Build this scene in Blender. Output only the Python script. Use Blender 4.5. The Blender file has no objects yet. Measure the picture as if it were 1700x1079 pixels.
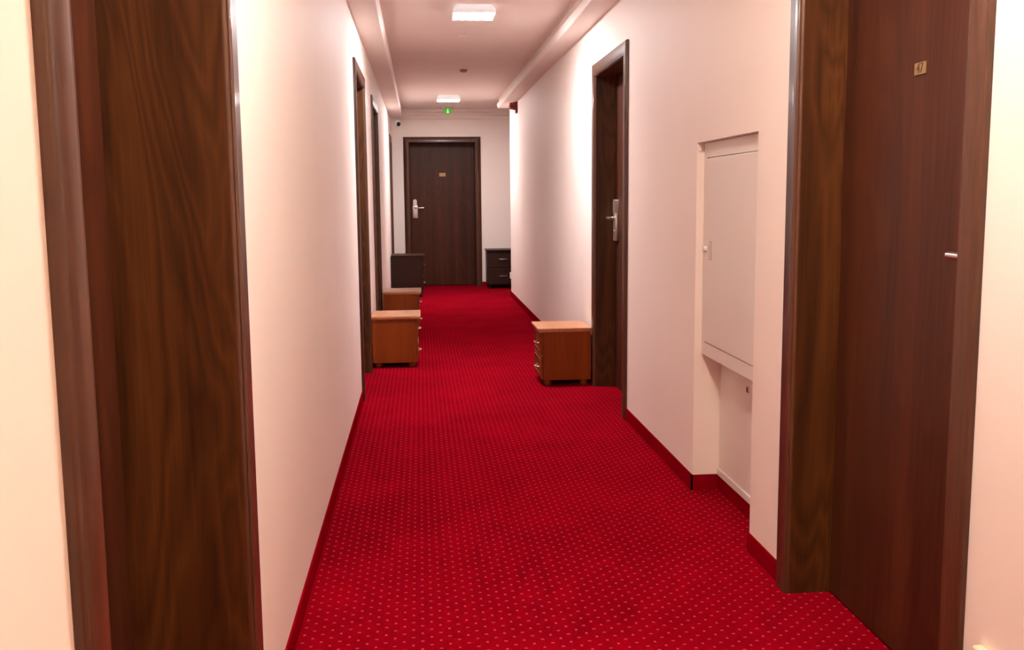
import bpy, bmesh, math, random
from mathutils import Matrix, Vector
random.seed(4)
PI = math.pi
SC = bpy.context.scene
COL = SC.collection

# ---------------------------------------------------------------- camera
cam_d = bpy.data.cameras.new('camera')
cam = bpy.data.objects.new('camera', cam_d)
COL.objects.link(cam)
cam_d.sensor_width = 36.0
cam_d.lens = 36.0 * 1642.85 / 1700.0
cam_d.clip_start = 0.02
CR = Vector((0.99567779, -0.09244092, -0.00896745))
CU = Vector((0.02071279, 0.12689452, 0.99169993))
CF = Vector((0.09053574, 0.98759934, -0.12826077))
cam.matrix_world = Matrix(((CR.x, CU.x, -CF.x, 0), (CR.y, CU.y, -CF.y, 0), (CR.z, CU.z, -CF.z, 1.2596), (0, 0, 0, 1)))
SC.camera = cam

# ---------------------------------------------------------------- world, exposure
w = bpy.data.worlds.new('world'); SC.world = w; w.use_nodes = True
w.node_tree.nodes['Background'].inputs[0].default_value = (0.02, 0.015, 0.012, 1)
w.node_tree.nodes['Background'].inputs[1].default_value = 0.3
SC.view_settings.view_transform = 'Standard'
SC.view_settings.look = 'None'
SC.view_settings.gamma = 1.0
SC.view_settings.use_curve_mapping = False
SC.view_settings.exposure = 0.75
# strengths / tints of the three lamps (used by their builder below)
LAMPS = [  # x, y, strength, tint, rim strength
    (0.375, -0.80, 74.0, (1.0, 0.78, 0.50), 78.0),
    (0.375, 1.85, 72.0, (1.0, 0.89, 0.78), 125.0),
    (0.375, 6.62, 150.0, (1.0, 0.95, 0.95), 0.25),
    (0.375, 12.25, 122.0, (1.0, 0.95, 0.95), 0.25),
]

# ---------------------------------------------------------------- measures
XL, XR, YE, YR = -0.382, 1.146, 14.053, 12.567
Y0 = -3.5
ZS, ZC = 2.359, 2.48
XLS, XRS = -0.2204, 0.996
DH, T, CW = 2.10, 0.0165, 0.08
SKH, SKT = 0.067, 0.007
DL, DR = 0.238, 0.13
NN, NF, NZ, ND = 3.31, 4.055, 1.474, 0.12
LA = (6.144, 7.2285); LB = (8.337, 9.415); LC = (13.33, 14.03); LN = (1.058, 2.137)
RM = (5.421, 6.501); RN = (1.927, 3.001)
E0, EW = -0.209, 1.077
XREC = 2.7

# ---------------------------------------------------------------- materials
def new_mat(name):
    m = bpy.data.materials.new(name); m.use_nodes = True
    nt = m.node_tree
    b = nt.nodes['Principled BSDF']
    return m, nt, b
def N(nt, t, **kw):
    n = nt.nodes.new(t)
    for k, v in kw.items(): setattr(n, k, v)
    return n
def mth(nt, op, a, b=None, c=None):
    n = nt.nodes.new('ShaderNodeMath'); n.operation = op
    for i, v in enumerate((a, b, c)):
        if v is None: continue
        if isinstance(v, (int, float)): n.inputs[i].default_value = v
        else: nt.links.new(v, n.inputs[i])
    return n.outputs[0]
def ramp(nt, fac, stops):
    r = nt.nodes.new('ShaderNodeValToRGB')
    cr = r.color_ramp
    while len(cr.elements) < len(stops): cr.elements.new(0.5)
    for e, (p, c) in zip(cr.elements, stops):
        e.position = p; e.color = (*c, 1)
    nt.links.new(fac, r.inputs[0])
    return r.outputs[0]
def mapping(nt, scale=(1, 1, 1), loc=(0, 0, 0)):
    tc = nt.nodes.new('ShaderNodeTexCoord'); mp = nt.nodes.new('ShaderNodeMapping')
    mp.inputs['Scale'].default_value = scale; mp.inputs['Location'].default_value = loc
    nt.links.new(tc.outputs['Object'], mp.inputs[0])
    return mp.outputs[0]
def noise(nt, vec, scale, detail=3, rough=0.5, dist=0.0):
    n = nt.nodes.new('ShaderNodeTexNoise')
    n.inputs['Scale'].default_value = scale; n.inputs['Detail'].default_value = detail
    n.inputs['Roughness'].default_value = rough; n.inputs['Distortion'].default_value = dist
    nt.links.new(vec, n.inputs['Vector'])
    return n.outputs[0]
def bump(nt, b, h, strength, dist=0.002):
    n = nt.nodes.new('ShaderNodeBump'); n.inputs['Strength'].default_value = strength
    n.inputs['Distance'].default_value = dist
    nt.links.new(h, n.inputs['Height']); nt.links.new(n.outputs[0], b.inputs['Normal'])

def paint(name, col, rough=0.6, var=0.02, bs=0.08):
    m, nt, b = new_mat(name)
    v = mapping(nt)
    n1 = noise(nt, v, 1.7, 3)
    lo = tuple(c * (1 - var) for c in col); hi = tuple(min(1, c * (1 + var)) for c in col)
    nt.links.new(ramp(nt, n1, [(0.3, lo), (0.7, hi)]), b.inputs['Base Color'])
    b.inputs['Roughness'].default_value = rough
    bump(nt, b, noise(nt, v, 160, 2), bs, 0.001)
    return m
def wood(name, dark, mid, light, rough=0.35, seed=0.0, axis='Z', coat=0.0, scale=1.0, spec=0.35, ring=0.40):
    m, nt, b = new_mat(name)
    st = {'Z': (1, 1, 0.13), 'X': (0.13, 1, 1), 'Y': (1, 0.13, 1)}[axis]
    v = mapping(nt, tuple(s * scale for s in st), (seed, seed * 0.7, seed * 0.3))
    n1 = noise(nt, v, 4.5, 3, 0.5, 0.6)
    # cathedral rings: contour lines of a stretched noise field
    rings = mth(nt, 'FRACT', mth(nt, 'MULTIPLY', n1, 16.0))
    rr = mth(nt, 'ABSOLUTE', mth(nt, 'SUBTRACT', rings, 0.5))
    st2 = {'Z': (1, 1, 0.02), 'X': (0.02, 1, 1), 'Y': (1, 0.02, 1)}[axis]
    v2 = mapping(nt, tuple(s * scale for s in st2), (seed * 2, 0, seed))
    fine = noise(nt, v2, 120, 3, 0.6)
    broad = noise(nt, v2, 9, 2, 0.5)
    f = mth(nt, 'ADD', mth(nt, 'MULTIPLY', rr, ring), mth(nt, 'ADD', mth(nt, 'MULTIPLY', fine, 0.30), mth(nt, 'MULTIPLY', broad, 0.55)))
    nt.links.new(ramp(nt, f, [(0.32, dark), (0.58, mid), (0.85, light)]), b.inputs['Base Color'])
    b.inputs['Roughness'].default_value = rough
    b.inputs['Coat Weight'].default_value = coat
    b.inputs['Coat Roughness'].default_value = 0.14
    b.inputs['Specular IOR Level'].default_value = spec
    bump(nt, b, fine, 0.12, 0.0008)
    return m
def plain(name, col, rough=0.4, metal=0.0, var=0.04):
    m, nt, b = new_mat(name)
    v = mapping(nt)
    n1 = noise(nt, v, 22, 3)
    nt.links.new(ramp(nt, n1, [(0.3, tuple(c * (1 - var) for c in col)), (0.7, tuple(min(1, c * (1 + var)) for c in col))]), b.inputs['Base Color'])
    b.inputs['Roughness'].default_value = rough; b.inputs['Metallic'].default_value = metal
    return m
def glow(name, col, strength, base=(0.8, 0.8, 0.8)):
    m, nt, b = new_mat(name)
    b.inputs['Base Color'].default_value = (*base, 1)
    b.inputs['Emission Color'].default_value = (*col, 1)
    b.inputs['Emission Strength'].default_value = strength
    return m

RED = (0.255, 0.0010, 0.0085)
def carpet(name, dots=True):
    m, nt, b = new_mat(name)
    tc = nt.nodes.new('ShaderNodeTexCoord'); sp = nt.nodes.new('ShaderNodeSeparateXYZ')
    nt.links.new(tc.outputs['Object'], sp.inputs[0])
    vec = tc.outputs['Object']
    n1 = noise(nt, vec, 2.2, 3); n2 = noise(nt, vec, 380, 2)
    base = ramp(nt, mth(nt, 'ADD', mth(nt, 'MULTIPLY', n1, 0.5), mth(nt, 'MULTIPLY', n2, 0.5)),
                [(0.3, tuple(c * 0.72 for c in RED)), (0.7, tuple(c * 1.2 for c in RED))])
    col = base
    if dots:
        PX, PY = 0.02635, 0.0513
        xs = mth(nt, 'ADD', mth(nt, 'DIVIDE', sp.outputs[0], PX), 100.132)
        i = mth(nt, 'FLOOR', xs)
        par = mth(nt, 'MODULO', i, 2.0)
        ys = mth(nt, 'ADD', mth(nt, 'ADD', mth(nt, 'DIVIDE', sp.outputs[1], PY), 100.19), mth(nt, 'MULTIPLY', par, 0.5))
        j = mth(nt, 'FLOOR', ys)
        xl = mth(nt, 'MULTIPLY', mth(nt, 'ABSOLUTE', mth(nt, 'SUBTRACT', mth(nt, 'FRACT', xs), 0.5)), PX)
        yl = mth(nt, 'MULTIPLY', mth(nt, 'ABSOLUTE', mth(nt, 'SUBTRACT', mth(nt, 'FRACT', ys), 0.5)), PY)
        alt = mth(nt, 'MODULO', mth(nt, 'ADD', j, mth(nt, 'FLOOR', mth(nt, 'MULTIPLY', i, 0.5))), 2.0)
        hx = mth(nt, 'SUBTRACT', 0.0050, mth(nt, 'MULTIPLY', alt, 0.0015))
        hy = mth(nt, 'ADD', 0.0030, mth(nt, 'MULTIPLY', alt, 0.0014))
        mask = mth(nt, 'MULTIPLY', mth(nt, 'LESS_THAN', xl, hx), mth(nt, 'LESS_THAN', yl, hy))
        mask = mth(nt, 'MULTIPLY', mask, mth(nt, 'ADD', 0.45, mth(nt, 'MULTIPLY', n2, 0.75)))
        mx = nt.nodes.new('ShaderNodeMix'); mx.data_type = 'RGBA'
        nt.links.new(mask, mx.inputs[0]); nt.links.new(base, mx.inputs[6])
        mx.inputs[7].default_value = (0.52, 0.06, 0.07, 1)
        col = mx.outputs[2]
    nt.links.new(col, b.inputs['Base Color'])
    b.inputs['Roughness'].default_value = 0.95
    b.inputs['Specular IOR Level'].default_value = 0.0
    bump(nt, b, n2, 0.35, 0.003)
    return m

M = {}
M['wall'] = paint('wall_paint', (0.935, 0.82, 0.755), 0.6, 0.015)
M['ceil'] = paint('ceiling_paint', (0.95, 0.82, 0.76), 0.7, 0.01)
M['trim'] = paint('trim_paint', (0.92, 0.81, 0.75), 0.5, 0.01)
M['metal_white'] = paint('white_enamel', (0.84, 0.76, 0.71), 0.35, 0.01, 0.02)
M['carpet'] = carpet('carpet', True)
M['carpet_plain'] = carpet('carpet_skirting', False)
M['walnut'] = wood('walnut', (0.034, 0.0095, 0.0022), (0.085, 0.027, 0.0062), (0.155, 0.055, 0.014), 0.40, 0.0)
M['walnut_casing'] = wood('walnut_casing', (0.05, 0.016, 0.0075), (0.098, 0.034, 0.015), (0.16, 0.06, 0.026), 0.40, 0.9, coat=0.30, spec=0.4, ring=0.2)
M['walnut_leaf'] = wood('walnut_leaf', (0.034, 0.0075, 0.0026), (0.075, 0.0195, 0.0072), (0.125, 0.036, 0.014), 0.46, 3.1, spec=0.25, ring=0.18)
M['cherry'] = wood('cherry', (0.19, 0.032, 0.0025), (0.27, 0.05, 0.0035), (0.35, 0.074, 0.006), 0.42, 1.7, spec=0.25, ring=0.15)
M['cherry_top_sheen'] = wood('cherry_top_sheen', (0.46, 0.17, 0.065), (0.56, 0.235, 0.10), (0.66, 0.30, 0.14), 0.28, 5.2, 'X', spec=0.6)  # cherry with the walls' grazing reflection put into a lighter base colour
M['wenge'] = wood('dark_wenge', (0.018, 0.006, 0.004), (0.034, 0.011, 0.0075), (0.055, 0.019, 0.012), 0.40, 2.3, spec=0.25, ring=0.15)
M['chrome'] = plain('satin_steel', (0.74, 0.70, 0.66), 0.28, 1.0)
M['lockplate'] = plain('lock_metal', (0.62, 0.56, 0.50), 0.38, 0.85)
M['brass'] = plain('brass_plate', (0.34, 0.21, 0.10), 0.42, 0.4)
M['ink'] = plain('dark_print', (0.09, 0.045, 0.02), 0.5)
M['plastic_white'] = plain('white_plastic', (0.80, 0.78, 0.74), 0.4)
M['plastic_cream'] = plain('cream_plastic', (0.84, 0.74, 0.52), 0.35)
M['black'] = plain('black_plastic', (0.008, 0.008, 0.009), 0.25)
M['red'] = plain('red_plastic', (0.22, 0.006, 0.008), 0.35)
M['red_lens'] = plain('red_lens', (0.12, 0.003, 0.005), 0.15)
M['detector'] = plain('beige_plastic', (0.30, 0.22, 0.19), 0.5)  # plain dark beige
M['groove'] = plain('groove_dark', (0.16, 0.09, 0.07), 0.7)
M['exit_green'] = glow('exit_green', (0.10, 0.50, 0.06), 0.30, (0.06, 0.30, 0.03))
M['exit_arrow'] = glow('exit_arrow', (0.40, 0.95, 0.30), 0.6, (0.3, 0.6, 0.2))

# ---------------------------------------------------------------- mesh helpers
def box(bm, x0, x1, y0, y1, z0, z1, bev=0.0, seg=2):
    vs = [bm.verts.new(p) for p in ((x0, y0, z0), (x1, y0, z0), (x1, y1, z0), (x0, y1, z0), (x0, y0, z1), (x1, y0, z1), (x1, y1, z1), (x0, y1, z1))]
    fs = [bm.faces.new([vs[i] for i in q]) for q in ((3, 2, 1, 0), (4, 5, 6, 7), (0, 1, 5, 4), (1, 2, 6, 5), (2, 3, 7, 6), (3, 0, 4, 7))]
    if bev > 0:
        es = list({e for f in fs for e in f.edges})
        bmesh.ops.bevel(bm, geom=es, offset=bev, segments=seg, profile=0.5, affect='EDGES')
def prism(bm, prof, a, b, place):
    """closed profile (list of 2D points) swept from a to b; place(p, q, s) -> xyz"""
    r0 = [bm.verts.new(place(p, q, a)) for p, q in prof]
    r1 = [bm.verts.new(place(p, q, b)) for p, q in prof]
    n = len(prof)
    for i in range(n):
        bm.faces.new((r0[i], r0[(i + 1) % n], r1[(i + 1) % n], r1[i]))
    bm.faces.new(list(reversed(r0))); bm.faces.new(r1)
def lathe(bm, prof, origin=(0, 0, 0), axis='Z', seg=24):
    """prof: list of (r, h); closed with caps"""
    o = Vector(origin)
    def pt(r, h, a):
        c, s = math.cos(a) * r, math.sin(a) * r
        v = {'Z': (c, s, h), 'X': (h, c, s), 'Y': (s, h, c)}[axis]
        return o + Vector(v)
    rings = [[bm.verts.new(pt(r, h, 2 * PI * k / seg)) for k in range(seg)] for r, h in prof]
    for a, b in zip(rings, rings[1:]):
        for k in range(seg):
            bm.faces.new((a[k], a[(k + 1) % seg], b[(k + 1) % seg], b[k]))
    bm.faces.new(list(reversed(rings[0]))); bm.faces.new(rings[-1])
def tube(bm, pts, r, seg=10):
    pts = [Vector(p) for p in pts]
    rings = []
    for i, p in enumerate(pts):
        d = (pts[min(i + 1, len(pts) - 1)] - pts[max(i - 1, 0)]).normalized()
        up = Vector((0, 0, 1)) if abs(d.z) < 0.9 else Vector((0, 1, 0))
        a = d.cross(up).normalized(); b = a.cross(d)
        rr = r[i] if isinstance(r, (list, tuple)) else r
        rings.append([bm.verts.new(p + (a * math.cos(2 * PI * k / seg) + b * math.sin(2 * PI * k / seg)) * rr) for k in range(seg)])
    for a, b in zip(rings, rings[1:]):
        for k in range(seg):
            bm.faces.new((a[k], a[(k + 1) % seg], b[(k + 1) % seg], b[k]))
    bm.faces.new(list(reversed(rings[0]))); bm.faces.new(rings[-1])
def obj(name, bm, mat, parent=None, smooth=False, label=None):
    bmesh.ops.recalc_face_normals(bm, faces=bm.faces)
    me = bpy.data.meshes.new(name); bm.to_mesh(me); bm.free()
    me.materials.append(mat)
    if smooth:
        for p in me.polygons: p.use_smooth = True
        try: me.set_sharp_from_angle(angle=math.radians(38))
        except Exception: pass
    o = bpy.data.objects.new(name, me); COL.objects.link(o)
    if parent is not None: o.parent = parent
    if label: o['label'] = label
    return o
def tag(o, label, cat, group=None, kind=None):
    o['label'] = label; o['category'] = cat
    if group: o['group'] = group
    if kind: o['kind'] = kind
    return o
def thing(name, loc, rz, label, cat, group=None, kind=None):
    o = bpy.data.objects.new(name, None); COL.objects.link(o)
    o.empty_display_size = 0.1
    o.location = loc; o.rotation_euler = (0, 0, rz)
    return tag(o, label, cat, group, kind)
def copy_tree(o, parent=None):
    c = o.copy(); COL.objects.link(c)
    if parent is not None: c.parent = parent
    for ch in list(o.children): copy_tree(ch, c)
    return c
def BM(): return bmesh.new()

# ================================================================ the setting
def wall_boxes(bm, a0, a1, x0, x1, holes, along='Y'):
    """wall between a0..a1 along an axis, thickness x0..x1, holes = (lo, hi, top)"""
    def bx(s, e, z0, z1):
        if e - s < 1e-5: return
        if along == 'Y': box(bm, x0, x1, s, e, z0, z1)
        else: box(bm, s, e, x0, x1, z0, z1)
    c = a0
    for lo, hi, top in sorted(holes):
        bx(c, lo, 0, ZC); bx(lo, hi, top, ZC); c = hi
    bx(c, a1, 0, ZC)
JT = 0.025                       # jamb board thickness
def hole(d): return (d[0] + CW - JT, d[1] - CW + JT, DH - CW + JT)

bm = BM(); box(bm, XL - 0.5, XREC + 0.3, Y0 - 0.3, YE + 0.4, -0.15, 0.0)
tag(obj('floor', bm, M['carpet']), 'red carpet floor with small pale dashes down the corridor', 'floor', kind='structure')
bm = BM(); box(bm, XL - 0.5, XREC + 0.3, Y0 - 0.3, YE + 0.4, ZC, ZC + 0.15)
tag(obj('ceiling', bm, M['ceil']), 'flat pale ceiling above the corridor', 'ceiling', kind='structure')
bm = BM(); wall_boxes(bm, Y0, YE, XL - 0.30, XL, [hole(LN), hole(LA), hole(LB), hole(LC)])
tag(obj('wall_left', bm, M['wall']), 'pale pink-cream wall along the left of the corridor', 'wall', kind='structure')
bm = BM(); wall_boxes(bm, Y0, YR, XR, XR + 0.30, [hole(RM), hole(RN), (NN, NF, NZ)])
box(bm, XR + ND, XR + 0.30, NN, NF, 0, NZ)
tag(obj('wall_right', bm, M['wall']), 'pale pink-cream wall along the right, with a cabinet recess', 'wall', kind='structure')
bm = BM(); wall_boxes(bm, XL - 0.3, XREC, YE, YE + 0.3, [hole((E0, E0 + EW))], along='X')
tag(obj('wall_far', bm, M['wall']), 'end wall of the corridor around the facing door', 'wall', kind='structure')
bm = BM(); box(bm, XL - 0.3, XR + 0.3, Y0 - 0.2, Y0, 0, ZC)
tag(obj('wall_near', bm, M['wall']), 'wall closing the corridor behind the viewpoint', 'wall', kind='structure')
bm = BM(); box(bm, XREC, XREC + 0.2, YR - 0.2, YE + 0.3, 0, ZC); box(bm, XR + 0.30, XREC, YR - 0.2, YR, 0, ZC)
tag(obj('wall_recess', bm, M['wall']), 'walls of the side passage behind the right corner', 'wall', kind='structure')

# dropped edges of the ceiling with a small moulding along the inner lip
def lip(sx):   # profile relative to the inner edge; sx = direction into the corridor
    return [(0, 0), (sx * 0.004, 0.0), (sx * 0.010, 0.006), (sx * 0.022, 0.050), (sx * 0.018, 0.056), (sx * -0.006, 0.058), (sx * -0.006, ZC - ZS)]
prof = [(XL, ZC), (XL, ZS)] + [(XLS - 0.012 + p, ZS + q) for p, q in lip(1)]
bm = BM(); prism(bm, prof, Y0, YE, lambda p, q, s: (p, s, q))
tag(obj('trim_1', bm, M['trim']), 'dropped ceiling edge with moulded lip along the left wall', 'moulding', kind='structure')
prof = [(XR, ZC), (XR, ZS)] + [(XRS + 0.012 + p, ZS + q) for p, q in lip(-1)]
bm = BM(); prism(bm, prof, Y0, YR, lambda p, q, s: (p, s, q))
tag(obj('trim_2', bm, M['trim']), 'dropped ceiling edge with moulded lip along the right wall', 'moulding', kind='structure')
prof = [(0, 0), (0, -0.140), (-0.012, -0.140), (-0.022, -0.128), (-0.028, -0.098), (-0.024, -0.092), (-0.012, -0.088), (-0.012, -0.052), (-0.024, -0.048), (-0.030, -0.040), (-0.030, 0.0)]
bm = BM(); prism(bm, prof, XLS, XREC, lambda p, q, s: (s, YE + p, ZC + q))
tag(obj('trim_3', bm, M['trim']), 'cornice along the top of the end wall', 'cornice', kind='structure')

# carpet skirting
def skirt(name, segs, label):
    bm = BM()
    for x0, x1, y0, y1 in segs: box(bm, x0, x1, y0, y1, 0.0, SKH)
    tag(obj(name, bm, M['carpet_plain']), label, 'skirting', kind='structure')
yy = [Y0, LN[0], LN[1], LA[0], LA[1], LB[0], LB[1], LC[0], LC[1], YE]
skirt('baseboard_left', [(XL, XL + SKT, yy[i], yy[i + 1]) for i in range(0, 10, 2)], 'red carpet skirting along the left wall')
skirt('baseboard_right', [(XR - SKT, XR, Y0, RN[0]), (XR - SKT, XR, RN[1], NN + SKT), (XR - SKT, XR, NF - SKT, RM[0]), (XR - SKT, XR, RM[1], YR),
      (XR - SKT, XR + ND, NF - SKT, NF), (XR + ND - SKT, XR + ND, NN, NF), (XR, XR + ND, NN, NN + SKT)], 'red carpet skirting along the right wall and into its recess')
skirt('baseboard_far', [(XL, E0, YE - SKT, YE), (E0 + EW, XREC, YE - SKT, YE)], 'red carpet skirting under the end wall')

# ---------------------------------------------------------------- doors
def lock_bm():
    """electronic lock, centred on x=0, on the plane y=0, bulging to -y"""
    bm = BM()
    box(bm, -0.038, 0.038, -0.022, 0, 0.972, 1.150, 0.004)
    prof = []
    for k in range(13):
        a = PI * k / 12
        prof.append((0.027 * math.cos(a), 1.212 + 0.027 * math.sin(a)))
    prof = [(0.027, 1.148)] + prof + [(-0.027, 1.148)]
    prism(bm, prof, -0.026, 0.0, lambda p, q, s: (p, s, q))
    lathe(bm, [(0.008, -0.027), (0.008, -0.018)], (0, 0, 1.035), 'Y', 16)
    return bm
def lever_bm(d):
    bm = BM()
    lathe(bm, [(0.017, -0.030), (0.017, -0.020)], (0, 0, 1.118), 'Y', 20)
    tube(bm, [(0, -0.022, 1.118), (0, -0.055, 1.118), (d * 0.006, -0.066, 1.118), (d * 0.02, -0.071, 1.118), (d * 0.07, -0.071, 1.118), (d * 0.125, -0.068, 1.118)],
         [0.0095, 0.0095, 0.0095, 0.0095, 0.009, 0.009], 12)
    return bm
def casing_profile():
    # (w from the outer edge, y towards the corridor is negative)
    c = CW
    return [(0, 0), (0, -T + 0.006), (0.0015, -T + 0.0025), (0.005, -T), (c - 0.016, -T), (c - 0.0145, -T + 0.0025), (c - 0.012, -T + 0.001),
            (c - 0.008, -T + 0.001), (c - 0.0055, -T + 0.004), (c - 0.0055, -T + 0.0065), (c - 0.003, -T + 0.007), (c - 0.001, -T + 0.010), (c, -T + 0.013), (c, 0)]
def make_door(n, loc, rz, W, depth, lockside, label, plate=None, lock=True, lx=0.065):
    t = thing('door_%d' % n, loc, rz, label, 'door', kind='structure')
    H, c = DH, CW
    pr = casing_profile()
    # three mitred casing boards
    def board(name, f0, f1):
        bm = BM()
        r0 = [bm.verts.new(f0(p, q)) for p, q in pr]; r1 = [bm.verts.new(f1(p, q)) for p, q in pr]
        k = len(pr)
        for i in range(k): bm.faces.new((r0[i], r0[(i + 1) % k], r1[(i + 1) % k], r1[i]))
        bm.faces.new(list(reversed(r0))); bm.faces.new(r1)
        return obj(name, bm, M['walnut_casing'], t, True)
    board('casing', lambda p, q: (p, q, 0.0), lambda p, q: (p, q, H - p))
    board('casing', lambda p, q: (W - p, q, 0.0), lambda p, q: (W - p, q, H - p))
    board('casing', lambda p, q: (p, q, H - p), lambda p, q: (W - p, q, H - p))
    # jamb lining: two posts and a head, running back past the leaf
    bm = BM(); e = 0.0005
    box(bm, c - JT + e, c, 0.0, depth + 0.05, 0, H - c)
    box(bm, W - c, W - c + JT - e, 0.0, depth + 0.05, 0, H - c)
    box(bm, c - JT + e, W - c + JT - e, 0.0, depth + 0.05, H - c, H - c + JT - e)
    obj('jamb', bm, M['walnut'], t)
    # leaf
    bm = BM(); box(bm, c + 0.003, W - c - 0.003, depth, depth + 0.042, 0.006, H - c - 0.004, 0.0025)
    leaf = obj('leaf', bm, M['walnut_leaf'], t)
    if lock:
        d = 1 if lockside == 'lo' else -1
        x = c + lx if d > 0 else W - c - lx
        k = obj('lock', lock_bm(), M['lockplate'], leaf, True, 'satin metal lock box'); k.location = (x, depth, 0)
        k = obj('lever_handle', lever_bm(d), M['chrome'], leaf, True, 'steel lever handle'); k.location = (x, depth, 0)
    if plate:
        cx, cz, pw, ph, txt = plate
        bm = BM(); box(bm, cx - pw / 2, cx + pw / 2, depth - 0.004, depth, cz - ph / 2, cz + ph / 2, 0.001)
        obj('number_plate', bm, M['brass'], leaf, False, 'small brass number plate')
        if txt:
            cu = bpy.data.curves.new('numerals', 'FONT'); cu.body = txt; cu.size = 0.034; cu.align_x = 'CENTER'; cu.align_y = 'CENTER'; cu.extrude = 0.0005
            tmp = bpy.data.objects.new('numerals', cu); COL.objects.link(tmp)
            dg = bpy.context.evaluated_depsgraph_get(); dg.update()
            me = bpy.data.meshes.new_from_object(tmp.evaluated_get(dg))
            bpy.data.objects.remove(tmp)
            me.transform(Matrix.Translation((cx, depth - 0.0045, cz)) @ Matrix.Rotation(PI / 2, 4, 'X'))
            me.materials.clear(); me.materials.append(M['ink'])
            o = bpy.data.objects.new('numerals', me); COL.objects.link(o); o.parent = leaf
            o['label'] = 'dark numerals 47'
    return t
L90, R90 = PI / 2, -PI / 2
make_door(1, (XL, LN[0], 0), L90, LN[1] - LN[0], DL, 'lo', 'deeply recessed dark walnut door nearest on the left')
make_door(2, (XL, LA[0], 0), L90, LA[1] - LA[0], DL, 'lo', 'dark walnut door on the left just before the first orange bedside cabinet')
make_door(3, (XL, LB[0], 0), L90, LB[1] - LB[0], DL, 'lo', 'dark walnut door on the left beside the second orange bedside cabinet')
make_door(4, (XL, LC[0], 0), L90, LC[1] - LC[0], DL, 'lo', 'narrow dark door on the left in the far corner', lock=False)
make_door(5, (E0, YE, 0), 0, EW, 0.24, 'lo', 'dark walnut door facing the viewer at the corridor end', plate=(0.543, 1.584, 0.090, 0.050, None))
# right-hand doors: local x runs from the far side towards the viewer
make_door(6, (XR, RM[1], 0), R90, RM[1] - RM[0], DR, 'lo', 'dark walnut door on the right beside the orange bedside cabinet')
make_door(7, (XR, RN[1], 0), R90, RN[1] - RN[0], DR, 'hi', 'dark walnut door numbered 47 nearest on the right',
          plate=(RN[1] - 2.468, 1.574, 0.058, 0.031, '47'), lx=0.042)

# ================================================================ ceiling lamps
LAMP_LABEL = ['warm square ceiling light behind the viewpoint, out of the picture',
              'square ceiling light above the nearest doors, out of the picture',
              'bright square ceiling light nearer of the two seen',
              'bright square ceiling light farther off, before the green exit sign']
for i, (x, y, s, tint, rs) in enumerate(LAMPS):
    t = thing('ceiling_light', (x, y, ZC), 0, LAMP_LABEL[i], 'light', 'square corridor ceiling lights')
    h = 0.136
    bm = BM()
    prof = [(h - 0.026, 0.0), (h - 0.003, -0.030), (h, -0.036), (h, -0.050), (h - 0.005, -0.056)]
    rings = [[bm.verts.new(p) for p in ((-r, -r, z), (r, -r, z), (r, r, z), (-r, r, z))] for r, z in prof]
    for a, b in zip(rings, rings[1:]):
        for k in range(4): bm.faces.new((a[k], a[(k + 1) % 4], b[(k + 1) % 4], b[k]))
    bm.faces.new(rings[0]); bm.faces.new(rings[-1])
    obj('rim', bm, glow('lamp_rim_%d' % i, tint, rs), t, False, 'softly lit rim')
    bm = BM()
    prof = [(h - 0.006, -0.0558), (h - 0.006, -0.0566)]
    rings = [[bm.verts.new(p) for p in ((-r, -r, z), (r, -r, z), (r, r, z), (-r, r, z))] for r, z in prof]
    for a, b in zip(rings, rings[1:]):
        for k in range(4): bm.faces.new((a[k], a[(k + 1) % 4], b[(k + 1) % 4], b[k]))
    bm.faces.new(rings[0]); bm.faces.new(rings[-1])
    obj('diffuser', bm, glow('lamp_diffuser_%d' % i, tint, s), t, False, 'glowing diffuser')

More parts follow.
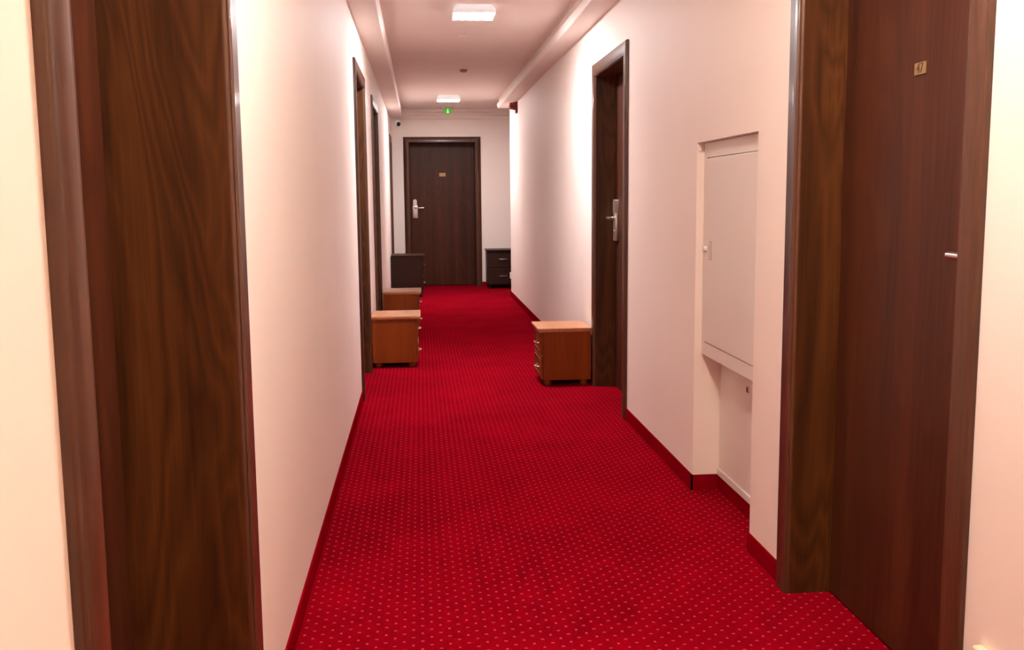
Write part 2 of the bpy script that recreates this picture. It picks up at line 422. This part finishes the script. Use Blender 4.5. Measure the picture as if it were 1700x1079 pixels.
# ================================================================ bedside cabinets
def bow_handle(w, out, r):
    bm = BM(); pts = []
    for k in range(13):
        a = PI * k / 12
        pts.append((-w / 2 * math.cos(a), -out * math.sin(a) ** 0.7 if 0 < k < 12 else 0.0, 0))
    tube(bm, pts, [r * (0.8 + 0.5 * math.sin(PI * k / 12)) for k in range(13)], 10)
    lathe(bm, [(r * 1.9, -0.003), (r * 1.9, 0.0)], (-w / 2, 0, 0), 'Y', 14)
    lathe(bm, [(r * 1.9, -0.003), (r * 1.9, 0.0)], (w / 2, 0, 0), 'Y', 14)
    return bm
def make_cabinet(label, W, D, H, foot, top_t, zsplit, hz, mats, name, group):
    """base centre of the back edge at the origin, front towards -y"""
    body, topm = mats
    t = thing(name, (0, 0, 0), 0, label, 'bedside cabinet', group)
    ov = 0.013
    x0, x1 = -W / 2 + ov, W / 2 - ov
    yf = -D + 0.036
    # carcass
    bm = BM(); box(bm, x0, x1, yf, -0.004, foot, H - top_t, 0.0015)
    obj('carcass', bm, body, t)
    # top with moulded under-edge
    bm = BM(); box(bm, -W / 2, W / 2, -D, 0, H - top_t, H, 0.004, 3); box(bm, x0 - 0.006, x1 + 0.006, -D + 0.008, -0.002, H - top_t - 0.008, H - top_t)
    obj('top', bm, topm, t)
    # drawers
    zt = H - top_t - 0.012; zb = foot + 0.006
    for z0, z1, h in ((zsplit + 0.003, zt, hz[0]), (zb, zsplit - 0.003, hz[1])):
        bm = BM()
        box(bm, x0 + 0.002, x1 - 0.002, yf - 0.013, yf - 0.0005, z0, z1, 0.003)
        m = 0.026   # raised moulding frame
        for a in ((x0 + m, x1 - m, z0 + m - 0.006, z0 + m + 0.004), (x0 + m, x1 - m, z1 - m - 0.004, z1 - m + 0.006),
                  (x0 + m - 0.006, x0 + m + 0.004, z0 + m, z1 - m), (x1 - m - 0.004, x1 - m + 0.006, z0 + m, z1 - m)):
            box(bm, a[0], a[1], yf - 0.0175, yf - 0.012, a[2], a[3], 0.002)
        d = obj('drawer', bm, body, t)
        k = obj('handle', bow_handle(0.096, 0.022, 0.0042), M['chrome'], d, True, 'silver bow handle'); k.location = (0, yf - 0.013, h)
    for sx in (-1, 1):
        for y in (yf + 0.035, -0.045):
            bm = BM()
            lathe(bm, [(0.020, 0.0), (0.027, foot * 0.3), (0.028, foot * 0.6), (0.022, foot * 0.9), (0.022, foot)], (0, 0, 0), 'Z', 20)
            f = obj('foot', bm, body, t, True); f.location = (sx * (W / 2 - 0.055), y, 0)
    return t
GL = 'light orange bedside cabinets left standing in the corridor'
c1 = make_cabinet('orange-brown bedside cabinet on the left, the nearer of the two there', 0.39, 0.362, 0.392, 0.040, 0.018, 0.205, (0.276, 0.113), (M['cherry'], M['cherry_top_sheen']), 'bedside_cabinet', GL)
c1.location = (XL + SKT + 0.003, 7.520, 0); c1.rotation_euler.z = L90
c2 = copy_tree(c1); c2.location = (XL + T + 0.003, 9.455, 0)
c2['label'] = 'orange-brown bedside cabinet on the left, between the nearer one and the dark cabinet'
c3 = copy_tree(c1); c3.location = (XR - SKT - 0.013, 6.655, 0); c3.rotation_euler.z = R90
c3['label'] = 'orange-brown bedside cabinet against the right wall, beside the recessed door'
GD = 'dark brown bedside cabinets at the corridor end'
d1 = make_cabinet('dark brown bedside cabinet on the left, in front of the end door', 0.46, 0.425, 0.540, 0.055, 0.020, 0.285, (0.410, 0.176), (M['wenge'], M['wenge']), 'bedside_cabinet', GD)
d1.location = (XL + SKT + 0.003, 12.83, 0); d1.rotation_euler.z = L90
d2 = copy_tree(d1); d2.location = (1.135, YE - SKT - 0.003, 0); d2.rotation_euler.z = 0
d2['label'] = 'dark brown bedside cabinet with drawers facing, half hidden by the right corner'

# ================================================================ cabinet in the wall recess
t = thing('utility_cabinet', (XR + 0.03, NN, 0.595), 0, 'white metal utility cabinet set in the recess of the right wall', 'cabinet')
z1 = NZ - 0.595; W = NF - NN; F = 0.045
bm = BM()
for a in ((0.003, F, 0.0, z1 - 0.002), (W - F, W - 0.003, 0.0, z1 - 0.002), (F, W - F, 0.0, 0.055), (F, W - F, z1 - 0.062, z1 - 0.002)):
    box(bm, 0.0, 0.010, a[0], a[1], a[2], a[3], 0.0015)
box(bm, 0.012, ND - 0.032, 0.004, W - 0.004, 0.001, z1 - 0.003)
obj('frame', bm, M['metal_white'], t)
bm = BM(); box(bm, -0.0035, 0.0115, F + 0.003, W - F - 0.003, 0.059, z1 - 0.066, 0.0012)
dr = obj('door', bm, M['metal_white'], t)
bm = BM(); lathe(bm, [(0.010, -0.018), (0.013, -0.014), (0.013, -0.0035)], (0, W - 0.062, 0.445), 'X', 18)
obj('knob', bm, M['plastic_white'], dr, True)
bm = BM()
y = W - 0.136
for a in ((y, y + 0.003, 0.404, 0.478), (y, y + 0.028, 0.476, 0.478), (y, y + 0.028, 0.404, 0.406), (y + 0.026, y + 0.028, 0.404, 0.478)):
    box(bm, -0.0042, -0.003, *a)
obj('latch_slot', bm, M['groove'], dr)
bm = BM(); lathe(bm, [(0.006, -0.008), (0.006, 0.0)], (-0.0035, F + 0.010, z1 - 0.16), 'X', 12); box(bm, -0.006, -0.003, F + 0.005, F + 0.032, z1 - 0.135, z1 - 0.080, 0.001)
obj('hinge', bm, M['metal_white'], dr)
t = thing('access_panel', (XR + ND, NN, SKH), 0, 'plain white access panel low in the recess below the utility cabinet', 'panel')
bm = BM(); box(bm, -0.006, 0.0, 0.02, W - 0.006, 0.030, 0.490, 0.001)
obj('panel', bm, M['metal_white'], t)
bm = BM(); box(bm, -0.014, 0.0, 0.004, W - 0.002, 0.0, 0.028, 0.001)
obj('ledge', bm, M['metal_white'], t)
bm = BM(); lathe(bm, [(0.013, -0.010), (0.015, -0.008), (0.015, -0.006)], (0, 0.382, 0.440), 'X', 20)
k = obj('lock', bm, M['chrome'], t, True)
bm = BM(); box(bm, -0.0115, -0.0095, 0.378, 0.386, 0.430, 0.450)
obj('keyhole', bm, M['black'], k)
bm = BM(); lathe(bm, [(0.004, -0.010), (0.009, -0.006), (0.009, 0.0)], (XR + 0.012, NF, NZ - 0.028), 'Y', 14)
tag(obj('screw_cap', bm, M['plastic_white'], None, True), 'tiny pale screw cap in the top far corner of the wall recess', 'cap')

# ================================================================ small fittings
# exit sign hanging from the ceiling at the far end
t = thing('exit_sign', (0.409, 13.74, ZC), 0, 'small green-lit exit sign with arrow under the far ceiling', 'sign')
bm = BM(); box(bm, -0.082, 0.082, -0.028, 0.028, -0.018, 0.0, 0.003); obj('mounting_bar', bm, M['plastic_white'], t)
bm = BM()
pr = [(-0.055, -0.018), (0.055, -0.018), (0.055, -0.040), (0.030, -0.085), (0.012, -0.102), (-0.012, -0.102), (-0.030, -0.085), (-0.055, -0.040)]
prism(bm, pr, -0.006, 0.006, lambda p, q, s: (p, s, q)); sg = obj('sign_panel', bm, M['exit_green'], t, False, 'green sign panel')
bm = BM()
pr = [(-0.008, -0.024), (0.008, -0.024), (0.008, -0.062), (0.024, -0.062), (0.0, -0.088), (-0.024, -0.062), (-0.008, -0.062)]
prism(bm, pr, -0.0072, -0.0062, lambda p, q, s: (p, s, q)); obj('arrow', bm, M['exit_arrow'], sg, False, 'pale arrow')

bm = BM(); lathe(bm, [(0.012, -0.026), (0.026, -0.022), (0.036, -0.010), (0.037, 0.0)], (0.449, 9.77, ZC), 'Z', 28)
tag(obj('smoke_detector', bm, M['detector'], None, True), 'small round detector on the ceiling between the two ceiling lights', 'detector')
t = thing('ceiling_hook', (0.363, 7.78, ZC), 0, 'small white hanging hook on the ceiling just beyond the nearer light', 'hook')
bm = BM(); box(bm, -0.036, 0.036, -0.02, 0.02, -0.006, 0.0, 0.002); obj('base_plate', bm, M['trim'], t)
bm = BM(); tube(bm, [(0.030, 0, -0.004), (0.030, 0, -0.035), (0.027, 0, -0.044), (0.020, 0, -0.046)], 0.0035, 8); obj('hook', bm, M['plastic_white'], t, True)

# fire sounder near the end of the right wall
t = thing('fire_alarm', (XR, 11.60, 2.285), 0, 'red fire alarm sounder high on the right wall near its end', 'alarm')
bm = BM(); box(bm, -0.022, 0.0, -0.055, 0.055, -0.066, 0.060, 0.004); obj('base_plate', bm, M['red'], t)
bm = BM(); box(bm, -0.050, -0.022, -0.050, 0.050, -0.028, 0.058, 0.006)
lathe(bm, [(0.032, -0.088), (0.040, -0.080), (0.040, -0.050)], (0, 0, 0.016), 'X', 28); obj('sounder', bm, M['red'], t)
bm = BM(); lathe(bm, [(0.008, -0.094), (0.016, -0.091), (0.020, -0.088)], (0, 0, 0.016), 'X', 20); obj('lens', bm, M['red_lens'], t, True)

# security camera in the far left corner
t = thing('security_camera', (XL, 13.72, 2.265), 0, 'white security camera with black lens high in the far left corner', 'camera')
bm = BM(); lathe(bm, [(0.034, 0.0), (0.034, 0.010), (0.028, 0.014)], (0, 0, 0.025), 'X', 20); obj('wall_plate', bm, M['plastic_white'], t, True)
bm = BM(); tube(bm, [(0.010, 0, 0.025), (0.04, 0, 0.018), (0.078, -0.012, 0.004)], 0.011, 12); obj('arm', bm, M['plastic_white'], t, True)
def sphere(bm, c, r, sx=1, sy=1, sz=1):
    g = bmesh.ops.create_uvsphere(bm, u_segments=24, v_segments=14, radius=r)
    for v in g['verts']: v.co = Vector((v.co.x * sx, v.co.y * sy, v.co.z * sz)) + Vector(c)
bm = BM(); sphere(bm, (0.108, -0.020, -0.010), 0.050, 1, 1, 1.05); hd = obj('head', bm, M['plastic_white'], t, True)
bm = BM(); sphere(bm, (0.120, -0.050, -0.016), 0.030, 1, 0.95, 1); obj('lens', bm, M['black'], hd, True, 'black lens')

def socket(loc, rz, s, label, mat):
    t = thing('wall_socket', loc, rz, label, 'socket')
    bm = BM(); box(bm, -s, s, -0.022, 0, -s, s, 0.005, 3); obj('face_plate', bm, mat, t)
    bm = BM()
    lathe(bm, [(0.021, -0.0235), (0.0225, -0.022), (0.0225, -0.021)], (0, 0, 0), 'Y', 24); r = obj('receptacle', bm, mat, t, True)
    bm = BM()
    for dx in (-0.0095, 0.0095): lathe(bm, [(0.0025, -0.0240), (0.0025, -0.0225)], (dx, 0, 0), 'Y', 10)
    obj('pin_hole', bm, M['black'], r)
socket((XR, 1.818, 0.288), R90, 0.041, 'cream wall socket low on the right wall in the near bottom corner', M['plastic_cream'])
socket((XR, 12.46, 0.275), R90, 0.040, 'tiny white wall socket low at the far end of the right wall', M['plastic_white'])
